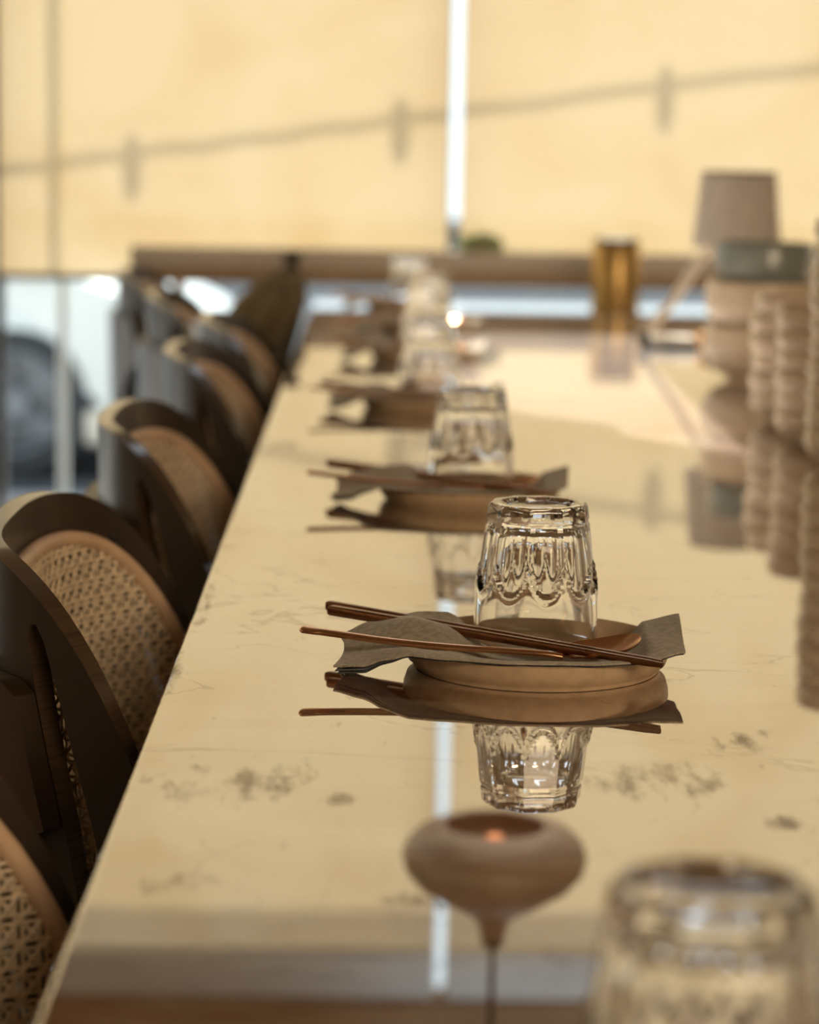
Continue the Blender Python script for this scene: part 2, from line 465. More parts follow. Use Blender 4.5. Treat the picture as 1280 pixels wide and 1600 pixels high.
# glazing: window_1 left of the gap, window_2 right of it, window_3 beyond the dark seam, window_4 on the left side
def window(n, x0, x1, jl=.012, jr=.012):
    fr = bmesh.new()
    box(fr, x0, x1, WY, WY + .04, 0, .05)
    box(fr, x0, x1, WY, WY + .04, 2.245, 2.26)
    if jl: box(fr, x0, x0 + jl, WY, WY + .04, .05, 2.245)
    if jr: box(fr, x1 - jr, x1, WY, WY + .04, .05, 2.245)
    f = struct('window_%d' % n, fr, M['frame'])
    p = obj('pane', B(x0 + jl, x1 - jr, WY + .014, WY + .02, .05, 2.245), M['pane'], f, 0)
    return f
window(1, -.778, .150, .010, .005)
window(2, .168, 1.75, .0, .012)
window(3, -2.3, -.780, .012, .006)
window(5, 1.75, 3.0, .012, .0)
obj_ = struct('trim_1', B(.150, .168, WY + .012, WY + .022, .05, 2.245), M['pane'], smooth=0)
b = bmesh.new()
box(b, XL - .05, XL, 3.6, WY, 0, .05); box(b, XL - .05, XL, .3, WY, 2.245, 2.26)
for yy in (.3, 1.4, 2.5): box(b, XL - .05, XL, yy, yy + .03, .775, 2.245)
for yy in (3.6, WY - .03): box(b, XL - .05, XL, yy, yy + .03, .05, 2.245)
f4 = struct('window_4', b, M['frame'])
obj('pane', B(XL - .03, XL - .024, 3.63, WY - .03, .05, 2.245), M['pane'], f4, 0)
obj('pane', B(XL - .03, XL - .024, .33, 3.6, .78, 2.245), M['pane'], f4, 0)

def roller(x0, x1, z0, label, sideways=False):
    t = empty('roller_shade', ((x0 + x1) / 2 if not sideways else XL + .03, WY - .02 if not sideways else (x0 + x1) / 2, z0))
    if sideways: t.rotation_euler = (0, 0, PI / 2)
    hw = (x1 - x0) / 2
    zt = 2.15 - z0
    # a thin woven sheet with a hem round a flat bar
    bm = bmesh.new()
    nx = 40
    rows = [0.012, .3, .6, .9, zt]
    V = [[bm.verts.new((-hw + 2 * hw * i / nx, .0012 * math.sin(i * .9 + k), z)) for i in range(nx + 1)] for k, z in enumerate(rows)]
    for k in range(len(rows) - 1):
        for i in range(nx): bm.faces.new((V[k][i], V[k][i + 1], V[k + 1][i + 1], V[k + 1][i]))
    obj('fabric', bm, M['shade'], t)
    obj('hem_bar', B(-hw, hw, -.004, .004, 0, .013, bev=.003), M['frame'], t)
    bm = bmesh.new()
    r = .006
    g = bmesh.ops.create_cone(bm, cap_ends=True, segments=20, radius1=r, radius2=r, depth=2 * hw)
    bmesh.ops.rotate(bm, verts=bm.verts, matrix=Matrix.Rotation(PI / 2, 3, 'Y'))
    bmesh.ops.translate(bm, verts=bm.verts, vec=(0, 0, zt))
    obj('roller_tube', bm, M['alu'], t)
    obj('cassette', B(-hw, hw, -.022, .016, zt - .004, zt + .096, bev=.004), M['cassette'], t, 12)
    tag(t, label, 'window shade')
    return t
roller(-.772, .147, .775, 'cream roller shade left of the bright vertical gap, above the parked car')
roller(.171, 1.745, .775, 'cream roller shade right of the bright vertical gap, behind the pleated lamp')
roller(-2.28, -.786, .775, 'cream roller shade at the far left edge, past the dark seam')
roller(1.78, 2.98, .775, 'cream roller shade at the far right end of the window front')
roller(.36, 4.93, .775, 'cream roller shade hanging along the left side wall', True)

# ledge in front of the glass
b = B(-.498, 1.9, 4.925, 4.955, .812, .850, bev=.003)
ld = tag(obj('window_ledge', b, M['ledge']), 'pale wooden rail running in front of the window behind the table end', 'ledge')
obj('lower_board', B(-.498, 1.9, 4.93, 4.95, .782, .812), M['ledge2'], ld)
for x in (-.40, .9, 1.85):
    obj('support', B(x - .012, x + .012, 4.93, 4.95, 0, .782), M['ledge2'], ld)

# ------------------------------------------------------------------ outside
struct('ground_pavement', B(-14, 14, WY + .07, 8.9, -.5, -.36), M['pave']).name = 'pavement'
struct('street', B(-40, 40, 8.9, 40, -.6, -.37), M['asphalt'])
struct('pavement_side', B(-14, XL - .2, YB - 2, WY + .07, -.5, -.36), M['pave']).name = 'side_pavement'

# post outside the left pane
pb = tube([(-.659, 5.12, -.36), (-.659, 5.12, 2.6)], .0105, 16)
tag(obj('slim_post', pb, M['post']), 'slim white post standing just outside the left window pane', 'post')

# festoon string outside the window
fs = empty('string_lights', (0, 5.45, 2.0))
xs = [-1.04, -.500, .046, .584, 1.12, 1.66]
zs = [2.045, 2.090, 2.137, 2.183, 2.226, 2.268]
pts = []
for i in range(len(xs) - 1):
    for k in range(8):
        t = k / 8
        pts.append((xs[i] + (xs[i + 1] - xs[i]) * t, .014 - .014 * (i + t), zs[i] + (zs[i + 1] - zs[i]) * t - 2.0 - .003 * 4 * t * (1 - t)))
pts = [(-2.4, .03, -.09)] + pts + [(3.2, -.05, .30)]
obj('cable', tube(pts, .005, 8), M['cord'], fs)
for i, x in enumerate(xs):
    yy = .014 - .014 * i
    z = zs[i] - 2.0
    s = obj('socket', lathe([(0, z + .008), (.012, z + .008), (.020, z - .004), (.020, z - .038), (0, z - .038)], 20, cx=x, cy=yy, close=False), M['black'], fs)
    obj('bulb', lathe([(0, z - .038), (.011, z - .039), (.019, z - .046), (.0195, z - .052), (.010, z - .060), (0, z - .064)], 20, cx=x, cy=yy, close=False), M['cord'], fs)
tag(fs, 'string of bulbs strung outside the windows, showing as dark spots through the shades', 'string lights')

# parked car
def car():
    t = empty('car', (-1.50, 10.9, -.37))
    # side outline x (front to the right), z above road; wheel centre at x=0
    out = [(.90, .24), (.92, .42), (.90, .60), (.81, .70), (.63, .775), (.38, .835), (.05, .875), (-.35, .90), (-.60, .93),
           (-1.10, 1.36), (-1.6, 1.43), (-2.3, 1.40), (-2.9, 1.15), (-3.35, .98), (-3.45, .6), (-3.42, .26)]
    def arch(cx, r):
        return [(cx + r * math.cos(a), .30 + r * math.sin(a)) for a in [PI - .15 - (PI - .3) * i / 14 for i in range(15)]]
    base = [(-3.42, .20)] + [(-3.0, .19)] + [(x, z) for x, z in arch(-2.6, .36)] + [(-2.1, .19), (-.5, .19)] + arch(0, .36) + [(.5, .19), (.80, .2)]
    poly = out + base
    W = .86
    bm = bmesh.new()
    secs = []
    for (yo, sh) in ((-W, .045), (-W + .03, .0), (-.55, -.0), (.55, -.0), (W - .03, .0), (W, .045)):
        ring = []
        for (x, z) in poly:
            tumble = max(0, z - .88) * .35
            s = 1 if yo > 0 else -1
            y = yo - s * tumble
            # plan rounding of the nose
            xx = x
            if x > .3: xx = x - (abs(yo) / W) ** 4 * .12 * ((x - .3) / .5)
            ring.append(bm.verts.new((xx * (1 - sh * .15), y, z if z < .5 else z - sh * .4)))
        secs.append(ring)
    n = len(poly)
    for a, b2 in zip(secs[:-1], secs[1:]):
        for i in range(n):
            bm.faces.new((a[i], a[(i + 1) % n], b2[(i + 1) % n], b2[i]))
    bm.faces.new(secs[0]); bm.faces.new(secs[-1][::-1])
    bmesh.ops.triangulate(bm, faces=[f for f in bm.faces if len(f.verts) > 4])
    obj('body', bm, M['car'], t, 40)
    obj('bumper_lip', B(.30, .80, -.90, -.80, .16, .30, bev=.02), M['ivory'], t)
    bm = bmesh.new()
    tube([(.42, -.845, .72), (.60, -.835, .68), (.76, -.80, .61)], [.03, .05, .035], 12, bm)
    obj('headlamp', bm, M['lens'], t)
    obj('indicator', tube([(.50, -.87, .60), (.66, -.86, .55)], [.02, .03], 10), M['orange'], t)
    bm = bmesh.new()
    sw = [(-.68, .93), (-1.12, 1.30), (-1.62, 1.36), (-2.25, 1.34), (-2.75, 1.10), (-2.7, .95)]
    for y in (-.80, ):
        A = [bm.verts.new((x, y - max(0, z - .88) * -.32 - .055, z)) for x, z in sw]
        Bv = [bm.verts.new((x, y - max(0, z - .88) * -.32 - .035, z)) for x, z in sw]
        bm.faces.new(A); bm.faces.new(Bv[::-1])
        for i in range(len(sw)): bm.faces.new((A[i], A[(i + 1) % len(sw)], Bv[(i + 1) % len(sw)], Bv[i]))
    obj('side_window', bm, M['carwin'], t)
    for cx in (0, -2.6):
        wb = lathe([(.19, -.09), (.29, -.11), (.325, -.08), (.33, 0), (.325, .08), (.29, .11), (.19, .09)], 48)
        bmesh.ops.rotate(wb, verts=wb.verts, matrix=Matrix.Rotation(PI / 2, 3, 'X'))
        bmesh.ops.translate(wb, verts=wb.verts, vec=(cx, -.76, .33))
        wo = obj('wheel', wb, M['tyre'], t)
        rb = lathe([(0, .05), (.06, .06), (.07, .03), (.045, .0), (0, .0)], 24, close=False)
        lathe([(.20, .10), (.215, .10), (.215, -.05), (.20, -.05)], 40, rb)
        lathe([(0, -.03), (.21, -.03), (.21, -.04), (0, -.04)], 40, rb, close=False)
        for k in range(5):
            a0 = 2 * PI * k / 5 + .3
            for d in (-.09, .09):
                a = a0 + d
                box(rb, -.014, .014, .05, .205, .03, .055)
                vs = rb.verts[-8:] if False else None
                rb.verts.ensure_lookup_table()
                vv = [rb.verts[i] for i in range(len(rb.verts) - 8, len(rb.verts))]
                bmesh.ops.rotate(rb, verts=vv, matrix=Matrix.Rotation(a, 3, 'Z'))
        bmesh.ops.rotate(rb, verts=rb.verts, matrix=Matrix.Rotation(PI / 2, 3, 'X'))
        bmesh.ops.translate(rb, verts=rb.verts, vec=(cx, -.80, .33))
        obj('alloy_rim', rb, M['rim'], wo)
    tag(t, 'silvery white car parked in the street beyond the left window', 'car')
    return t
car()

# low boundary wall across the street
fb = empty('boundary_wall', (0, 24, -.4))
obj('wall', B(-30, 30, 0, .4, 0, .66), M['facade'], fb)
obj('coping', B(-30, 30, -.04, .44, .66, .72), M['facade2'], fb)
random.seed(3)
for i in range(22):
    x = -12 + i * 1.15
    obj('panel', B(x, x + random.choice((.5, .7, .85)), -.06, .02, random.choice((.12, .2)), .60), M['facadewin'], fb)
tag(fb, 'low dark boundary wall with pale panels across the street', 'wall')

# ------------------------------------------------------------------ table
TX0, TX1, TY0, TY1 = -.122, 1.62, -.7, 4.87
tb = empty('marble_table', (0, 0, 0))
bm = B(TX0, TX1, TY0, TY1, TT - .035, TT, bev=.003)
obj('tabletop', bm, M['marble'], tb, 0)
for yy in (-.3, 2.1, 4.2):
    obj('pedestal', B(.35, 1.2, yy, yy + .12, 0, TT - .035, bev=.004), M['black'], tb)
obj('apron', B(.15, 1.4, -.4, 4.6, TT - .075, TT - .035), M['wood'], tb)
tag(tb, 'long polished brown-veined marble table with mirror-like reflections', 'table')

# ------------------------------------------------------------------ tumbler
def tumbler_mesh():
    bm = bmesh.new()
    NF, SUB = 10, 14
    seg = NF * SUB
    H = .0895
    def r_round(z):
        if z < .040: return .0400 - (z / .040) * .0012
        return .0388 - (z - .040) / (H - .040) * .0066
    def r_out(z, k):
        q = ((k % SUB) / SUB - .5) * 2
        ph = q * PI / NF
        # facet: gently hollow ground flat; ends in an arch above the plain rim band
        a = .0302 + (H - z) * .106
        rf = min(a / math.cos(ph) + .0004 * q * q, r_round(z) - .0004)
        zc = .0330 + .0165 * abs(q) ** 2.2
        s_ = max(0.0, min(1.0, (z - zc) / .0042)); s_ = s_ * s_ * (3 - 2 * s_)
        rr = r_round(z) + .0004 * math.exp(-((z - zc + .001) / .0022) ** 2)
        return rr * (1 - s_) + rf * s_
    G = .0770                                  # height of the groove above the heavy base
    zs = [0.0, .0006, .0016, .004, .009, .014, .019, .024, .028] + [.0300 + i * .0007 for i in range(36)] + [.0560 + i * .0024 for i in range(9)] + [G, G + .0007, G + .0014, G + .0022] + [.0800 + i * .00162 for i in range(5)] + [.0880, .0890, H]
    rings = []
    rot = PI / NF * .35
    for z in zs:
        ring = []
        for k in range(seg):
            r = r_out(z, k)
            if z <= .0006: r -= .0006 - z * .5
            if G - .0005 < z < G + .0018: r -= .0008
            if z > .0865: r -= [0, .0004, .0009, .0019][min(3, [.0880, .0890, H].index(z) + 1)] if z in (.0880, .0890, H) else 0
            a = 2 * PI * k / seg + rot
            ring.append(bm.verts.new((r * math.cos(a), r * math.sin(a), z)))
        rings.append(ring)
    # dished foot (now on top)
    for (r, z) in ((.0245, H - .0001), (.0232, H - .0009), (.0205, H - .0024), (.012, H - .0034)):
        rings.append([bm.verts.new((r * math.cos(2 * PI * k / seg + rot), r * math.sin(2 * PI * k / seg + rot), z)) for k in range(seg)])
    top = bm.verts.new((0, 0, H - .0037))
    # inside
    inner = [(.0375, .0002), (.0366, .0012), (.0362, .006), (.0355, .020), (.0340, .034), (.0322, .048), (.0302, .060), (.0288, .0680), (.0272, .0715), (.0240, .0738), (.012, .0748)]
    ir = []
    for (r, z) in inner:
        ir.append([bm.verts.new((r * math.cos(2 * PI * k / seg + rot), r * math.sin(2 * PI * k / seg + rot), z)) for k in range(seg)])
    it = bm.verts.new((0, 0, .0750))
    def bridge(a, b_):
        for k in range(seg):
            j = (k + 1) % seg
            bm.faces.new((a[k], a[j], b_[j], b_[k]))
    for a, b_ in zip(rings[:-1], rings[1:]): bridge(a, b_)
    for k in range(seg): bm.faces.new((rings[-1][k], rings[-1][(k + 1) % seg], top))
    for a, b_ in zip(ir[:-1], ir[1:]): bridge(b_, a)
    for k in range(seg): bm.faces.new((ir[-1][(k + 1) % seg], ir[-1][k], it))
    bridge(ir[0], rings[0])
    return bm
glass0 = obj('tumbler', tumbler_mesh(), M['tumbler'], None, 22)

# ------------------------------------------------------------------ plate
def plate_mesh():
    R = .083
    prof = [(0, .0035), (.060, .0035), (.068, .0038), (.0745, .0065), (.0785, .0125), (.0800, .0158), (.0815, .0168), (.0830, .0160),
            (.0826, .0110), (.0808, .0055), (.0780, .0036), (.0772, .0020), (.0765, .0004), (.072, 0), (.068, .0002), (.066, .0012), (0, .0012)]
    return lathe(prof, 96, close=False)
plate0 = obj('plate', plate_mesh(), M['plate'], None, 40)

# ------------------------------------------------------------------ napkin (local origin at plate centre)
def spl(ctrl, x):
    """smooth interpolation through (x, value) pairs"""
    if x <= ctrl[0][0]: return ctrl[0][1]
    for (x0, z0), (x1, z1) in zip(ctrl[:-1], ctrl[1:]):
        if x <= x1:
            t = (x - x0) / (x1 - x0); t = t * t * (3 - 2 * t) * .6 + t * .4
            return z0 + (z1 - z0) * t
    return ctrl[-1][1]
NY = [(-.126, -.046), (-.105, -.056), (-.085, -.064), (-.06, -.073), (-.02, -.0825), (.03, -.0825), (.055, -.076), (.070, -.066), (.084, -.058)]
FY = [(-.126, .024), (-.10, .030), (-.07, .033), (-.04, .026), (0, .022), (.04, .024), (.07, .027), (.088, .023)]
NZ = [(-.126, .0080), (-.108, .0105), (-.094, .0160), (-.080, .0198), (-.06, .0194), (-.02, .0192), (.04, .0192), (.065, .0196), (.086, .0222)]
FZ = [(-.126, .0125), (-.105, .0215), (-.075, .0285), (-.05, .0265), (-.025, .0150), (-.008, .0085), (.028, .0085), (.05, .0150), (.068, .0240), (.090, .0300)]
def napkin_parts(parent):
    nx, ny = 84, 34
    def layer(zoff, th, inset, x0, x1):
        bm = bmesh.new()
        T, Bt = [], []
        for i in range(nx + 1):
            x = x0 + (x1 - x0) * i / nx
            n, f = spl(NY, x) + inset, spl(FY, x) - inset * .3
            rT, rB = [], []
            for j in range(ny + 1):
                v = j / ny
                y = n + (f - n) * v
                zn, zf = spl(NZ, x), spl(FZ, x)
                vv = v * v * (3 - 2 * v)
                z = zn + (zf - zn) * vv
                # inside the plate the cloth sinks to the plate floor
                core = max(0.0, 1 - (abs(x) / .066) ** 4)
                drop = min(1.0, max(0.0, (v - .06) / .22)); drop = drop * drop * (3 - 2 * drop)
                zfloor = .0082 + .0006 * math.sin(x * 60 + y * 90)
                lowx = min(1.0, max(0.0, (x + .055) / .03))
                z = z * (1 - core * drop * lowx) + zfloor * core * drop * lowx
                # soft folds on the left part and slight ripple everywhere
                lb = math.exp(-((x + .075) / .035) ** 2)
                z += lb * .0026 * math.sin((y + x * .6) * 105 + .6) * min(1, v * 4)
                z += .0005 * math.sin(x * 150 + y * 75) * min(1, v * 3)
                if math.hypot(x - .0015, y - .0365) < .0435: z = min(z, .0079)
                xx = x + (.006 * (v - .2) if x > .05 else 0) * (x - .05) / .04 + (.006 * math.sin(v * 2.6) if x < -.09 else 0) * (-.09 - x) / .036
                z += zoff * (1 + 1.6 * min(1.0, max(0.0, (-.084 - x) / .022)))
                zb = z - th
                if zb < .0003: zb = .0003; z = max(z, zb + th)
                rT.append(bm.verts.new((xx, y, z))); rB.append(bm.verts.new((xx, y, zb)))
            T.append(rT); Bt.append(rB)
        for i in range(nx):
            for j in range(ny):
                bm.faces.new((T[i][j], T[i + 1][j], T[i + 1][j + 1], T[i][j + 1]))
                bm.faces.new((Bt[i][j + 1], Bt[i + 1][j + 1], Bt[i + 1][j], Bt[i][j]))
        for i in range(nx):
            bm.faces.new((T[i + 1][0], T[i][0], Bt[i][0], Bt[i + 1][0]))
            bm.faces.new((T[i][ny], T[i + 1][ny], Bt[i + 1][ny], Bt[i][ny]))
        for j in range(ny):
            bm.faces.new((T[0][j], T[0][j + 1], Bt[0][j + 1], Bt[0][j]))
            bm.faces.new((T[nx][j + 1], T[nx][j], Bt[nx][j], Bt[nx][j + 1]))
        return bm
    a = obj('top_layer', layer(0, .0011, 0, -.126, .087), M['napkin'], parent, 60)
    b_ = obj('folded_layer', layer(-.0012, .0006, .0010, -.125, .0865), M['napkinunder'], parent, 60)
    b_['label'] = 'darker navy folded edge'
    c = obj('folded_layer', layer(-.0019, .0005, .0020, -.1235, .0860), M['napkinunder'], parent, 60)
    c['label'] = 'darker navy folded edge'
napkin0 = empty('napkin')
napkin_parts(napkin0)

# ------------------------------------------------------------------ cutlery (in plate-local coordinates)
def chopstick_mesh(a, b_):
    a, b_ = Vector(a), Vector(b_)
    bm = bmesh.new()
    n = 26
    d = (b_ - a).normalized(); s = d.cross(Vector((0, 0, 1))).normalized(); u = s.cross(d)
    prev = None
    rings = []
    for i in range(n + 1):
        t = i / n
        w = .0034 * (1 - t) + .0020 * t
        h = .0033 * (1 - t) + .0019 * t
        if i == 0: w, h = w * .45, h * .45
        if i == 1: t, w, h = .004, w * .85, h * .85
        if i == 2: t = .010
        if i == n: w, h = w * .8, h * .8
        c = a.lerp(b_, t)
        ring = []
        for k in range(16):
            an = 2 * PI * k / 16
            e = .45
            cx = math.copysign(abs(math.cos(an)) ** e, math.cos(an)); cy = math.copysign(abs(math.sin(an)) ** e, math.sin(an))
            ring.append(bm.verts.new(c + s * w * cx + u * h * cy))
        rings.append(ring)
    for p, q in zip(rings[:-1], rings[1:]):
        for k in range(16): bm.faces.new((p[k], p[(k + 1) % 16], q[(k + 1) % 16], q[k]))
    bm.faces.new(rings[0][::-1]); bm.faces.new(rings[-1])
    return bm
PC = Vector((.104, 1.479, TT))                 # first plate's centre
chopA = obj('chopstick', chopstick_mesh((-.1325, .0660, .0235), (.0690, -.0790, .0200)), M['chop'], None, 35)
chopB = obj('chopstick', chopstick_mesh((-.1310, .0490, .0238), (.0685, -.0865, .0200)), M['chop'], None, 35)

def spoon_meshes(parent):
    # handle: left end to neck
    ctrl = [(-.1465, -.0255, .0262), (-.125, -.030, .0244), (-.095, -.038, .0222), (-.06, -.046, .0208), (-.02, -.053, .0200), (.0, -.0565, .0195), (.012, -.0575, .0180)]
    P = []
    for i in range(len(ctrl) - 1):
        p0 = Vector(ctrl[max(i - 1, 0)]); p1 = Vector(ctrl[i]); p2 = Vector(ctrl[i + 1]); p3 = Vector(ctrl[min(i + 2, len(ctrl) - 1)])
        for k in range(8):
            t = k / 8
            P.append(.5 * ((2 * p1) + (-p0 + p2) * t + (2 * p0 - 5 * p1 + 4 * p2 - p3) * t * t + (-p0 + 3 * p1 - 3 * p2 + p3) * t ** 3))
    P.append(Vector(ctrl[-1]))
    R = []
    for i in range(len(P)):
        t = i / (len(P) - 1)
        R.append((.0046 - .0020 * t + (.0012 if t < .1 else 0) - (.002 if i == 0 else 0), .0022 - .0003 * t - (.0009 if i == 0 else 0)))
    obj('handle', tube(P, R, 14), M['copper'], parent, 50)
    # oval bowl
    bm = bmesh.new()
    L, W, D = .0290, .0185, .0062
    d = Vector((.047, .030, 0)).normalized(); s = Vector((-d.y, d.x, 0))
    cen = Vector((.0355, -.0440, .0222))
    nr, ns = 14, 48
    def surf(dz, shrink):
        rows = []
        for i in range(nr + 1):
            q = i / nr
            row = []
            for k in range(ns):
                a = 2 * PI * k / ns
                lx = (L - shrink) * q * math.cos(a); ly = (W - shrink) * q * math.sin(a) * (1 - .12 * math.cos(a))
                z = -D * (1 - q * q) + dz + .0045 * (lx / L) * abs(lx / L) * (1 if lx > 0 else 0.0) - .0025 * max(0, -lx / L)
                row.append(bm.verts.new(cen + d * lx + s * ly + Vector((0, 0, z))))
            rows.append(row)
        return rows
    A = surf(0, 0); Bm = surf(-.0012, .0003)
    for S, fl in ((A, 0), (Bm, 1)):
        for i in range(nr):
            for k in range(ns):
                f = (S[i][k], S[i + 1][k], S[i + 1][(k + 1) % ns], S[i][(k + 1) % ns])
                if i == 0: f = (S[0][0], S[1][k], S[1][(k + 1) % ns])
                bm.faces.new(f[::-1] if fl else f)
    for k in range(ns):
        bm.faces.new((A[nr][k], Bm[nr][k], Bm[nr][(k + 1) % ns], A[nr][(k + 1) % ns]))
    bmesh.ops.remove_doubles(bm, verts=bm.verts, dist=1e-6)
    obj('spoon_bowl', bm, M['copper'], parent, 60)
spoon0 = empty('spoon')
spoon_meshes(spoon0)

# settings: offset of plate, relative offset of tumbler, ordering words
SET = [  # (dx, dy, rotation, glass rotation, place)
    (0, 0, 0, 0, 'in sharp focus'),
    (.0015, -.796, .0, .4, 'nearest the camera, cropped by the bottom edge'),
    (-.0155, .700, -.02, .9, 'second place beyond the cropped front glass'),
    (-.036, 1.450, .03, .2, 'third place up the table'),
    (-.028, 2.110, -.04, 1.3, 'fourth place up the table'),
    (-.012, 2.660, .05, .7, 'fifth place up the table'),
    (-.040, 3.160, -.03, .1, 'farthest place by the window'),
]
LBL = {
    0: ('tumbler', 'sharply focused clear faceted tumbler upside down on its napkin and plate'),
}
words = ['the sharply focused setting', 'the cropped setting nearest the camera', 'the first blurred setting behind the sharp one',
         'the second blurred setting behind the sharp one', 'the third blurred setting behind the sharp one', 'the fourth blurred setting behind the sharp one',
         'the farthest setting by the window ledge']
for i, (dx, dy, rz, gr, _) in enumerate(SET):
    c = Vector((PC.x + dx, PC.y + dy, PC.z))
    first = i == 0
    g = glass0 if first else glass0.copy()
    p = plate0 if first else plate0.copy()
    if not first:
        COL.objects.link(g); COL.objects.link(p)
    n = napkin0 if first else copy_tree(napkin0)
    rot = Matrix.Rotation(rz, 3, 'Z')
    gofs = rot @ Vector((.0015, .0365, .0083))
    g.location = c + gofs; g.rotation_euler = (0, 0, gr)
    p.location = c; p.rotation_euler = (0, 0, rz)
    n.location = c; n.rotation_euler = (0, 0, rz)
    wd = words[i]
    tag(g, 'upturned faceted tumbler at ' + wd, 'glass', 'upturned tumblers down the table')
    tag(p, 'round brown plate at ' + wd, 'plate', 'small plates down the table')
    tag(n, 'grey-brown folded napkin at ' + wd, 'napkin', 'folded napkins down the table')
    if i == 1:
        continue
    s = spoon0 if first else copy_tree(spoon0)
    a = chopA if first else chopA.copy()
    b_ = chopB if first else chopB.copy()
    if not first:
        COL.objects.link(a); COL.objects.link(b_)
    for q in (s, a, b_):
        q.location = c; q.rotation_euler = (0, 0, rz)
    tag(s, 'long copper spoon at ' + wd, 'spoon', 'copper spoons down the table')
    tag(a, 'upper, farther bronze chopstick at ' + wd, 'chopstick', 'bronze chopsticks down the table')
    tag(b_, 'lower, nearer bronze chopstick at ' + wd, 'chopstick', 'bronze chopsticks down the table')

# ------------------------------------------------------------------ chairs
# plan curve of the bent shell: superellipse, back centre at x=0, opening towards +x
PA, PB, PN = .30, .236, 3.0
def plan_dx(y):
    q = min(abs(y) / PB, 1.0)
    return PA * (1 - (1 - q ** PN) ** (1 / PN))
tab = []
_u = 0.0; _last = Vector((0, 0))
K = 4000
for i in range(K + 1):
    th = (i / K) * (PI / 2)
    y = PB * math.sin(th) ** (2 / PN); x = PA * (1 - math.cos(th) ** (2 / PN))
    p = Vector((x, y)); _u += (p - _last).length; _last = p
    tab.append((_u, x, y))
import bisect
US = [t[0] for t in tab]; XS = [t[1] for t in tab]
def plan(u):
    s = 1 if u >= 0 else -1
    a = abs(u)
    i = min(max(bisect.bisect_left(US, a), 1), K)
    t = (a - US[i - 1]) / max(US[i] - US[i - 1], 1e-9)
    x = tab[i - 1][1] + (tab[i][1] - tab[i - 1][1]) * t; y = tab[i - 1][2] + (tab[i][2] - tab[i - 1][2]) * t
    return Vector((x, s * y))
def u_of_dx(dx):
    i = min(max(bisect.bisect_left(XS, dx), 1), K)
    t = (dx - XS[i - 1]) / max(XS[i] - XS[i - 1], 1e-9)
    return US[i - 1] + (US[i] - US[i - 1]) * t
def shell_pt(u, z, off=0.0):
    """off > 0 moves towards the inside; slight backwards lean of the shell"""
    p = plan(u); e = .004
    t = (plan(u + e) - plan(u - e)).normalized()
    nrm = Vector((t.y, -t.x))                   # t runs +y at centre -> inside is +x
    q = p + nrm * off
    lean = -(z - .45) * .02 * max(0, 1 - p.x / .18)
    return Vector((q.x + lean, q.y, z))
def z_rim(dx):
    return .817 - 7.0 * dx * dx - 24 * dx ** 3
UM = u_of_dx(.19)
def rim_z_u(u): return z_rim(plan(u).x)

def in_poly(p, poly):
    c = False
    n = len(poly)
    for i in range(n):
        x1, y1 = poly[i]; x2, y2 = poly[i - 1]
        if (y1 > p[1]) != (y2 > p[1]) and p[0] < (x2 - x1) * (p[1] - y1) / (y2 - y1) + x1: c = not c
    return c

def shell_mesh(outer, holes, off0, off1, grid=.016, bev=None):
    """bent sheet: 2D region (u, z) with holes, mapped on the plan curve, given thickness"""
    def dens(poly, step=.010):
        r = []
        for i in range(len(poly)):
            a, b_ = Vector(poly[i]), Vector(poly[(i + 1) % len(poly)])
            n = max(1, int((b_ - a).length / step))
            for k in range(n): r.append(tuple(a.lerp(b_, k / n)))
        return r
    polys = [dens(outer)] + [dens(h) for h in holes]
    vs, ed = [], []
    for pl in polys:
        o = len(vs); vs += [Vector(p) for p in pl]
        ed += [(o + i, o + (i + 1) % len(pl)) for i in range(len(pl))]
    us = [p[0] for p in polys[0]]; zs_ = [p[1] for p in polys[0]]
    u = min(us) + grid
    while u < max(us):
        z = min(zs_) + grid
        while z < max(zs_):
            if in_poly((u, z), polys[0]) and not any(in_poly((u, z), h) for h in polys[1:]): vs.append(Vector((u, z)))
            z += grid
        u += grid
    r = delaunay_2d_cdt(vs, ed, [], 0, 1e-5)
    bm = bmesh.new()
    A = [bm.verts.new(shell_pt(v.x, v.y, off0)) for v in r[0]]
    Bv = [bm.verts.new(shell_pt(v.x, v.y, off1)) for v in r[0]]
    cnt = {}
    for f in r[2]:
        c = (sum(r[0][i].x for i in f) / len(f), sum(r[0][i].y for i in f) / len(f))
        if in_poly(c, polys[0]) and not any(in_poly(c, h) for h in polys[1:]):
            bm.faces.new([A[i] for i in f]); bm.faces.new([Bv[i] for i in f][::-1])
            for k in range(len(f)):
                a, b_ = f[k], f[(k + 1) % len(f)]
                if (b_, a) in cnt: del cnt[(b_, a)]
                else: cnt[(a, b_)] = 1
    for (a, b_) in cnt:
        f = bm.faces.new((A[b_], A[a], Bv[a], Bv[b_])); f.material_index = 1
    bm.verts.ensure_lookup_table()
    bmesh.ops.delete(bm, geom=[v for v in bm.verts if not v.link_faces], context='VERTS')
    return bm

def rim_line(u0, u1, n, dz=0.0):
    return [(u0 + (u1 - u0) * i / n, rim_z_u(u0 + (u1 - u0) * i / n) + dz) for i in range(n + 1)]

def side(pts, s):                               # (dx, z) -> (u, z)
    return [(s * u_of_dx(dx), z) for dx, z in pts]

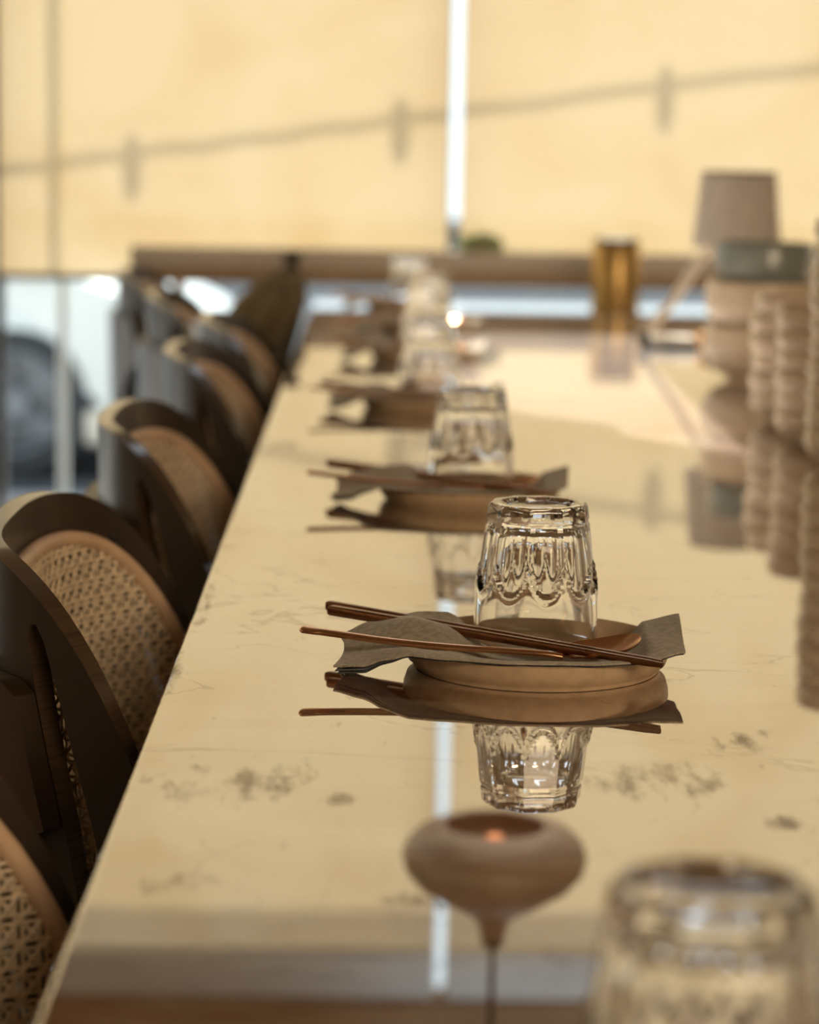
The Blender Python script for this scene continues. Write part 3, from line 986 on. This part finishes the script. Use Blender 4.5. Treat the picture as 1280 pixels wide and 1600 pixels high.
slot = [(.0455, .770), (.0475, .777), (.051, .778), (.056, .768), (.066, .733), (.086, .656), (.105, .56), (.118, .46), (.095, .46), (.085, .56), (.068, .652), (.058, .694), (.050, .735)]
outer = rim_line(-UM, UM, 60) + [(UM, .40)] + [(UM * .6, .40), (UM * .45, .40), (.10, .44), (0, .45), (-.10, .44)] + [(-UM * .45, .40), (-UM * .6, .40), (-UM, .40)]
def make_chair():
    t = empty('cane_back_chair')
    sh = obj('back_shell', shell_mesh(outer, [side(slot, 1), side(slot, -1)], 0, .014), [M['wood'], M['woodedge']], t, 40)
    # outer lumbar band wrapping the rear, bottom arched
    ub = u_of_dx(.050)
    band = [(-ub, .735), (-ub + .012, .742), (ub - .012, .742), (ub, .735), (u_of_dx(.066), .652)]
    ut = u_of_dx(.066)
    arch = [(ut * math.cos(a) * .98, .652 - .10 * (1 - abs(math.cos(a)) ** 6) * 1.0) for a in [PI * k / 20 for k in range(1, 20)]]
    band = [(-ub, .735), (-ub + .012, .742), (ub - .012, .742), (ub, .735), (ut, .655), (ut - .03, .640), (ut - .05, .60), (ut - .055, .50), (-ut + .055, .50), (-ut + .05, .60), (-ut + .03, .640), (-ut, .655)]
    obj('rear_band', shell_mesh(band, [], -.016, -.001), [M['woodband'], M['wood']], t, 40)
    # woven liner
    UL = u_of_dx(.158)
    off = .0205
    bound = rim_line(-UL, UL, 60, -.034) + [(UL, .50), (UL - .03, .47)] + [(-UL + .03, .47), (-UL, .50)]
    pts = []
    for i in range(len(bound)):
        a, b_ = Vector(bound[i]), Vector(bound[(i + 1) % len(bound)])
        n = max(1, int((b_ - a).length / .012))
        for k in range(n):
            q = a.lerp(b_, k / n); pts.append(shell_pt(q.x, q.y, off - .002))
    obj('cane_trim', tube(pts, .0062, 10, closed=True), M['canering'], t, 60)
    inn = bound
    bm = bmesh.new()
    P = .0136
    def strand(f, s0, s1, wd, o_):
        prev = None; run = []
        n = int((s1 - s0) / .0055)
        runs = []
        for i in range(n + 1):
            q = f(s0 + (s1 - s0) * i / n)
            if in_poly(q, inn): run.append(q)
            else:
                if len(run) > 1: runs.append(run)
                run = []
        if len(run) > 1: runs.append(run)
        for run in runs:
            P3 = []
            for m_, q in enumerate(run):
                P3.append(shell_pt(q[0], q[1], off + o_ + .0006 * math.sin(m_ * 2.2)))
            prev = None
            for m_ in range(len(P3)):
                tt = (P3[min(m_ + 1, len(P3) - 1)] - P3[max(m_ - 1, 0)]).normalized()
                u_, z_ = run[m_]
                nn = (shell_pt(u_, z_, .04) - shell_pt(u_, z_, .03)).normalized()
                sd_ = tt.cross(nn).normalized()
                ring = [bm.verts.new(P3[m_] + sd_ * wd * .5), bm.verts.new(P3[m_] + nn * .0007), bm.verts.new(P3[m_] - sd_ * wd * .5), bm.verts.new(P3[m_] - nn * .0006)]
                if prev:
                    for k in range(4): bm.faces.new((prev[k], prev[(k + 1) % 4], ring[(k + 1) % 4], ring[k]))
                prev = ring
    umax = UL + .01
    z0, z1 = .46, .80
    k = -int(umax / P)
    while k * P < umax:
        for d in (-.0021, .0021):
            strand(lambda s, u0=k * P + d: (u0, s), z0, z1, .0021, 0.0)
        k += 1
    k = 0
    while z0 + k * P < z1:
        for d in (-.0021, .0021):
            strand(lambda s, zz=z0 + k * P + d: (s, zz), -umax, umax, .0021, .0009)
        k += 1
    Q = P
    for sg in (1, -1):
        k = -80
        while k < 80:
            c = k * Q
            strand(lambda s, c=c, sg=sg: (s, z0 + P * .0 + sg * s + c), -umax, umax, .0026, .0016 * sg + .0008)
            k += 1
    cn = obj('cane_panel', bm, M['cane'], t, 0)
    # seat: D-shaped board inside the shell, on four tapered legs
    seat = [(.022, -.19), (.10, -.205), (.20, -.215), (.38, -.20), (.395, -.18), (.395, .18), (.38, .20), (.20, .215), (.10, .205), (.022, .19)]
    bm = bmesh.new()
    top = [bm.verts.new((x, y * .98, .46)) for x, y in seat]; bot = [bm.verts.new((x, y * .98, .435)) for x, y in seat]
    bm.faces.new(top); bm.faces.new(bot[::-1])
    for i in range(len(seat)): bm.faces.new((top[i], bot[i], bot[(i + 1) % len(seat)], top[(i + 1) % len(seat)]))
    bmesh.ops.bevel(bm, geom=[e for e in bm.edges], offset=.006, segments=3, affect='EDGES')
    obj('seat', bm, M['woodband'], t, 40)
    for (x, y, x1, y1) in ((.06, -.15, .02, -.20), (.06, .15, .02, .20), (.35, -.15, .37, -.19), (.35, .15, .37, .19)):
        obj('leg', tube([(x, y, .44), ((x + x1) / 2, (y + y1) / 2, .22), (x1, y1, 0)], [.018, .016, .011], 16), M['wood'], t, 50)
    return t
chair0 = make_chair()
CH = [  # x of back, y, rot, label
    (-.250, 1.625, 0.0, 'dark bentwood cane-back chair with its woven panel in clearest view'),
    (-.247, 2.262, 0.0, 'dark bentwood cane-back chair directly behind the clearest one'),
    (-.250, 2.985, 0.0, 'cane-back chair third in the row, beside the second blurred place setting'),
    (-.245, 3.50, 0.0, 'cane-back chair next to the tied cloth bag, fourth in the row along the table'),
    (-.365, 3.99, 0.0, 'blurred cane-back chair pulled out behind the fourth chair'),
    (-.485, 4.66, 0.0, 'farthest cane-back chair, pulled out nearest the window'),
    (-.262, .965, 0.0, 'nearest cane-back chair, mostly cropped at the lower left corner'),
]
for i, (x, y, rz, lb) in enumerate(CH):
    c = chair0 if i == 0 else copy_tree(chair0)
    c.location = (x, y, 0); c.rotation_euler = (0, 0, rz)
    tag(c, lb, 'chair', 'cane-back chairs along the left side of the table')

# ------------------------------------------------------------------ tied cloth bag beyond the chairs
def cloth_bag():
    t = empty('cloth_bag', (-.222, 4.34, 0))
    bm = bmesh.new()
    prof = [(.0, .0), (.055, .004), (.068, .05), (.072, .3), (.070, .55), (.068, .68), (.066, .75), (.057, .79), (.038, .822), (.014, .842)]
    seg = 72
    rings = []
    for i, (r, z) in enumerate(prof):
        if r == 0: rings.append([bm.verts.new((0, 0, z))]); continue
        ring = []
        for k in range(seg):
            a = 2 * PI * k / seg
            fold = 1 + (.11 if z > .1 else .03) * math.sin(a * 9 + z * 5) + .04 * math.sin(a * 4 - z * 8)
            sx = .072 * max(0, (z - .69) / .16) ** 1.2
            ring.append(bm.verts.new((r * fold * math.cos(a) + sx, r * 1.15 * fold * math.sin(a), z)))
        rings.append(ring)
    for a, b_ in zip(rings[:-1], rings[1:]):
        for k in range(seg):
            j = (k + 1) % seg
            if len(a) == 1: bm.faces.new((a[0], b_[k], b_[j]))
            else: bm.faces.new((a[k], a[j], b_[j], b_[k]))
    bm.faces.new(rings[-1])
    obj('body', bm, M['bagcloth'], t, 60)
    obj('tied_top', lathe([(0, .835), (.013, .838), (.014, .846), (.010, .852), (.020, .868), (.012, .872), (0, .868)], 20, cx=.072, close=False), M['bagdark'], t)
    tag(t, 'olive-brown gathered cloth bag with a dark tied top at the far table edge', 'bag')
cloth_bag()

# ------------------------------------------------------------------ bowls
def bowl_mesh(R, H, foot=.55, th=.0035):
    prof = [(0, .005), (R * foot * .8, .005), (R * .84, H * .30), (R * .90, H * .55), (R * .965 - th, H * .96), (R * .965 - th * .5, H), (R * .97, H * .97),
            (R * .985, H * .90), (R, H * .74), (R * .995, H * .60), (R * .965, H * .45), (R * .90, H * .30), (R * .78, H * .16), (R * foot, H * .06), (R * foot, 0), (R * foot - .006, 0), (R * foot - .007, .003), (0, .003)]
    return lathe(prof, 64, close=False)
def stack(cx, cy, n, R, H, pitch, name, group, lab_top, lab_bot, lab_mid, material=None, jit=.002):
    b0 = None
    for k in range(n):
        if b0 is None:
            b0 = obj('bowl', bowl_mesh(R, H), material or M['bowl'], None, 50); b = b0
        else:
            b = b0.copy(); COL.objects.link(b)
        b.location = (cx + random.uniform(-jit, jit) * (k > 0), cy + random.uniform(-jit, jit) * (k > 0), TT + k * pitch)
        ordn = ['bottom', 'second', 'third', 'fourth', 'fifth', 'sixth', 'seventh', 'eighth', 'ninth', 'tenth', 'eleventh'][k]
        tag(b, ('topmost' if k == n - 1 else 'bottom' if k == 0 else ordn + ' from bottom,') + ' ' + name, 'bowl', group)
    return b0
random.seed(11)
stack(.535, 3.36, 2, .078, .076, .062, 'large deep bowl in the widest stack beside the lamp', 'large bowls in the wide stack', '', '', '')
stack(.506, 2.845, 6, .060, .036, .0232, 'cream bowl in the left one of the small-bowl stacks', 'bowls in the left small stack', '', '', '', jit=.0035)
stack(.490, 2.655 - .0, 5, .058, .036, .0268, 'cream bowl in the middle one of the small-bowl stacks', 'bowls in the middle small stack', '', '', '', jit=.003) if False else None
stack(.560, 2.68, 6, .061, .036, .0232, 'cream bowl in the middle one of the small-bowl stacks', 'bowls in the middle small stack', '', '', '', jit=.0025) if False else None

def place_stacks():
    stack(.5025, 2.66, 6, .0575, .035, .0228, 'cream bowl in the middle one of the small-bowl stacks', 'bowls in the middle small stack', '', '', '', jit=.0025)
    stack(.5030, 2.46, 10, .0595, .036, .0240, 'cream bowl in the tall stack cropped by the right edge', 'bowls in the tall right stack', '', '', '', jit=.0022)
place_stacks()
gb = obj('bowl', lathe([(0, .005), (.026, .005), (.044, .034), (.0625, .092), (.0655, .121), (.067, .1225), (.0685, .121), (.0655, .088), (.048, .030), (.030, 0), (0, 0)], 64, close=False), M['greybowl'], None, 50)
gb.location = (.539, 3.365, TT + .0675)
tag(gb, 'grey-green bowl resting on top of the large cream bowls', 'bowl')

# ------------------------------------------------------------------ table lamp with pleated shade
def table_lamp():
    t = empty('table_lamp', (.544, 3.66, TT))
    bm = bmesh.new()
    seg = 180
    A, Bv, A2, B2 = [], [], [], []
    for k in range(seg):
        a = 2 * PI * k / seg
        pl = .0013 * math.sin(a * 45)
        for lst, r, z in ((A, .0655, .171), (Bv, .0545, .281), (A2, .0625, .171), (B2, .0515, .281)):
            lst.append(bm.verts.new(((r + pl) * math.cos(a), (r + pl) * math.sin(a), z)))
    for k in range(seg):
        j = (k + 1) % seg
        bm.faces.new((A[k], A[j], Bv[j], Bv[k])); bm.faces.new((A2[j], A2[k], B2[k], B2[j]))
        bm.faces.new((Bv[k], Bv[j], B2[j], B2[k])); bm.faces.new((A[j], A[k], A2[k], A2[j]))
    obj('lamp_shade', bm, M['pleat'], t, 60)
    obj('top_trim', lathe([(.0552, .279), (.0562, .281), (.0552, .2835), (.051, .2835), (.051, .279)], 72), M['lampmetal'], t)
    obj('stem', tube([(0, 0, .012), (0, 0, .26)], .005, 16), M['lampmetal'], t)
    obj('base', lathe([(0, 0), (.045, 0), (.047, .004), (.045, .010), (.012, .014), (0, .014)], 48, close=False), M['lampmetal'], t)
    for k in range(3):
        a = 2 * PI * k / 3
        bmx = tube([(0, 0, .255), (.052 * math.cos(a), .052 * math.sin(a), .279)], .0015, 8)
        obj('shade_arm', bmx, M['lampmetal'], t)
    tag(t, 'small table lamp with a tapered grey pleated shade behind the bowls', 'lamp')
table_lamp()

# ------------------------------------------------------------------ brass canister
def canister():
    t = empty('brass_canister', (.4665, 4.705, TT))
    obj('body', lathe([(0, 0), (.046, 0), (.0475, .002), (.0475, .128), (.0465, .130), (.043, .130), (.043, .012), (0, .012)], 72, close=False), M['brass'], t)
    obj('glass_liner', lathe([(.0425, .10), (.0428, .137), (.0415, .140), (.0395, .137), (.0395, .10)], 72), M['tumbler'], t)
    tag(t, 'brushed brass canister with a clear glass rim near the window', 'canister')
canister()

# ------------------------------------------------------------------ angled stand
def stand():
    t = empty('angled_stand', (.43, 3.87, TT))
    obj('foot', B(-.002, .085, -.035, .012, 0, .008, bev=.002), M['black'], t)
    obj('pad', B(.004, .082, -.030, .008, .008, .020, bev=.004), M['ivory'], t)
    obj('hinge', tube([(.0, -.03, .016), (.0, .012, .016)], .010, 16), M['black'], t)
    obj('arm', tube([(.0, -.01, .018), (.05, -.01, .082), (.092, -.01, .150), (.103, -.01, .158), (.118, -.01, .158)], .0075, 14), M['rod'], t, 60)
    obj('upper_knob', tube([(.116, -.01, .158), (.124, -.01, .158), (.136, -.01, .158)], [.011, .012, .010], 16), M['amber'], t)
    obj('knob_tip', tube([(.136, -.01, .158), (.160, -.01, .158)], [.0085, .007], 16), M['black'], t)
    obj('lower_knob', tube([(.084, -.032, .014), (.094, -.032, .014), (.108, -.032, .013)], [.012, .0155, .012], 16), M['amber'], t)
    tag(t, 'pale angled metal stand with amber knobs and black foot beside the large bowls', 'stand')
stand()

# ------------------------------------------------------------------ little bush behind the ledge
def bush():
    t = empty('potted_bush', (.213, 4.905, TT))
    t.location = (.213, 4.9405, .850); t.scale = (1.45, 1.2, 1.0)
    obj('pot', lathe([(0, 0), (.010, 0), (.014, .012), (.012, .012), (.009, .002), (0, .002)], 24, close=False), M['ledge2'], t)
    bm = bmesh.new()
    random.seed(5)
    for k in range(700):
        u, v = random.random(), random.random()
        a = 2 * PI * u; ph = math.acos(1 - 2 * v * .75)
        r = .030 * (.55 + .45 * random.random() ** .5)
        c = Vector((r * math.sin(ph) * math.cos(a), r * .8 * math.sin(ph) * math.sin(a) * .4, .010 + r * .85 * math.cos(ph)))
        d = Vector((random.uniform(-1, 1), random.uniform(-1, 1), random.uniform(-.3, 1))).normalized()
        s = d.cross(Vector((random.random(), random.random(), random.random()))).normalized()
        n_ = d.cross(s)
        l, wd = .007, .0034
        q = [c, c + d * l * .5 + s * wd, c + d * l, c + d * l * .5 - s * wd]
        top = [bm.verts.new(p + n_ * .0003) for p in q]; bot = [bm.verts.new(p - n_ * .0003) for p in q]
        bm.faces.new(top); bm.faces.new(bot[::-1])
        for m_ in range(4): bm.faces.new((top[m_], bot[m_], bot[(m_ + 1) % 4], top[(m_ + 1) % 4]))
    obj('foliage', bm, M['leaf'], t, 0)
    tag(t, 'small round green bush on the rail just right of the bright gap', 'plant')
bush()

# ------------------------------------------------------------------ pendant lamp (seen mirrored in the marble)
def pendant():
    t = empty('pendant_lamp', (.164, 3.0, 1.322))
    prof = [(r * 1.11, z) for r, z in [(.014, .118), (.018, .100), (.030, .088), (.060, .070), (.088, .050), (.103, .030), (.107, .012), (.102, -.006), (.088, -.020), (.062, -.030), (.058, -.029),
            (.085, -.017), (.098, -.005), (.102, .012), (.098, .028), (.084, .046), (.056, .066), (.028, .083), (.013, .094)]]
    obj('lamp_shade', lathe(prof, 72), M['pendant'], t, 50)
    obj('cap', lathe([(0, .135), (.011, .134), (.015, .126), (.016, .100), (0, .098)], 32, close=False), M['lampmetal'], t)
    obj('cord', tube([(0, 0, .13), (0, 0, ZC - 1.322)], .0042, 10), M['cord'], t)
    obj('ceiling_rose', lathe([(0, ZC - 1.322), (.05, ZC - 1.322), (.048, ZC - 1.325), (.012, ZC - 1.335), (0, ZC - 1.335)], 40, close=False), M['lampmetal'], t)
    obj('bulb', lathe([(0, -.018), (.010, -.014), (.014, -.002), (.012, .014), (.008, .035), (.007, .055), (0, .056)], 24, close=False), M['bulb'], t)
    obj('socket', lathe([(0, .05), (.011, .05), (.012, .095), (0, .095)], 24, close=False), M['black'], t)
    tag(t, 'taupe metal pendant lamp hanging over the table, seen mirrored in the marble', 'pendant lamp')
pendant()
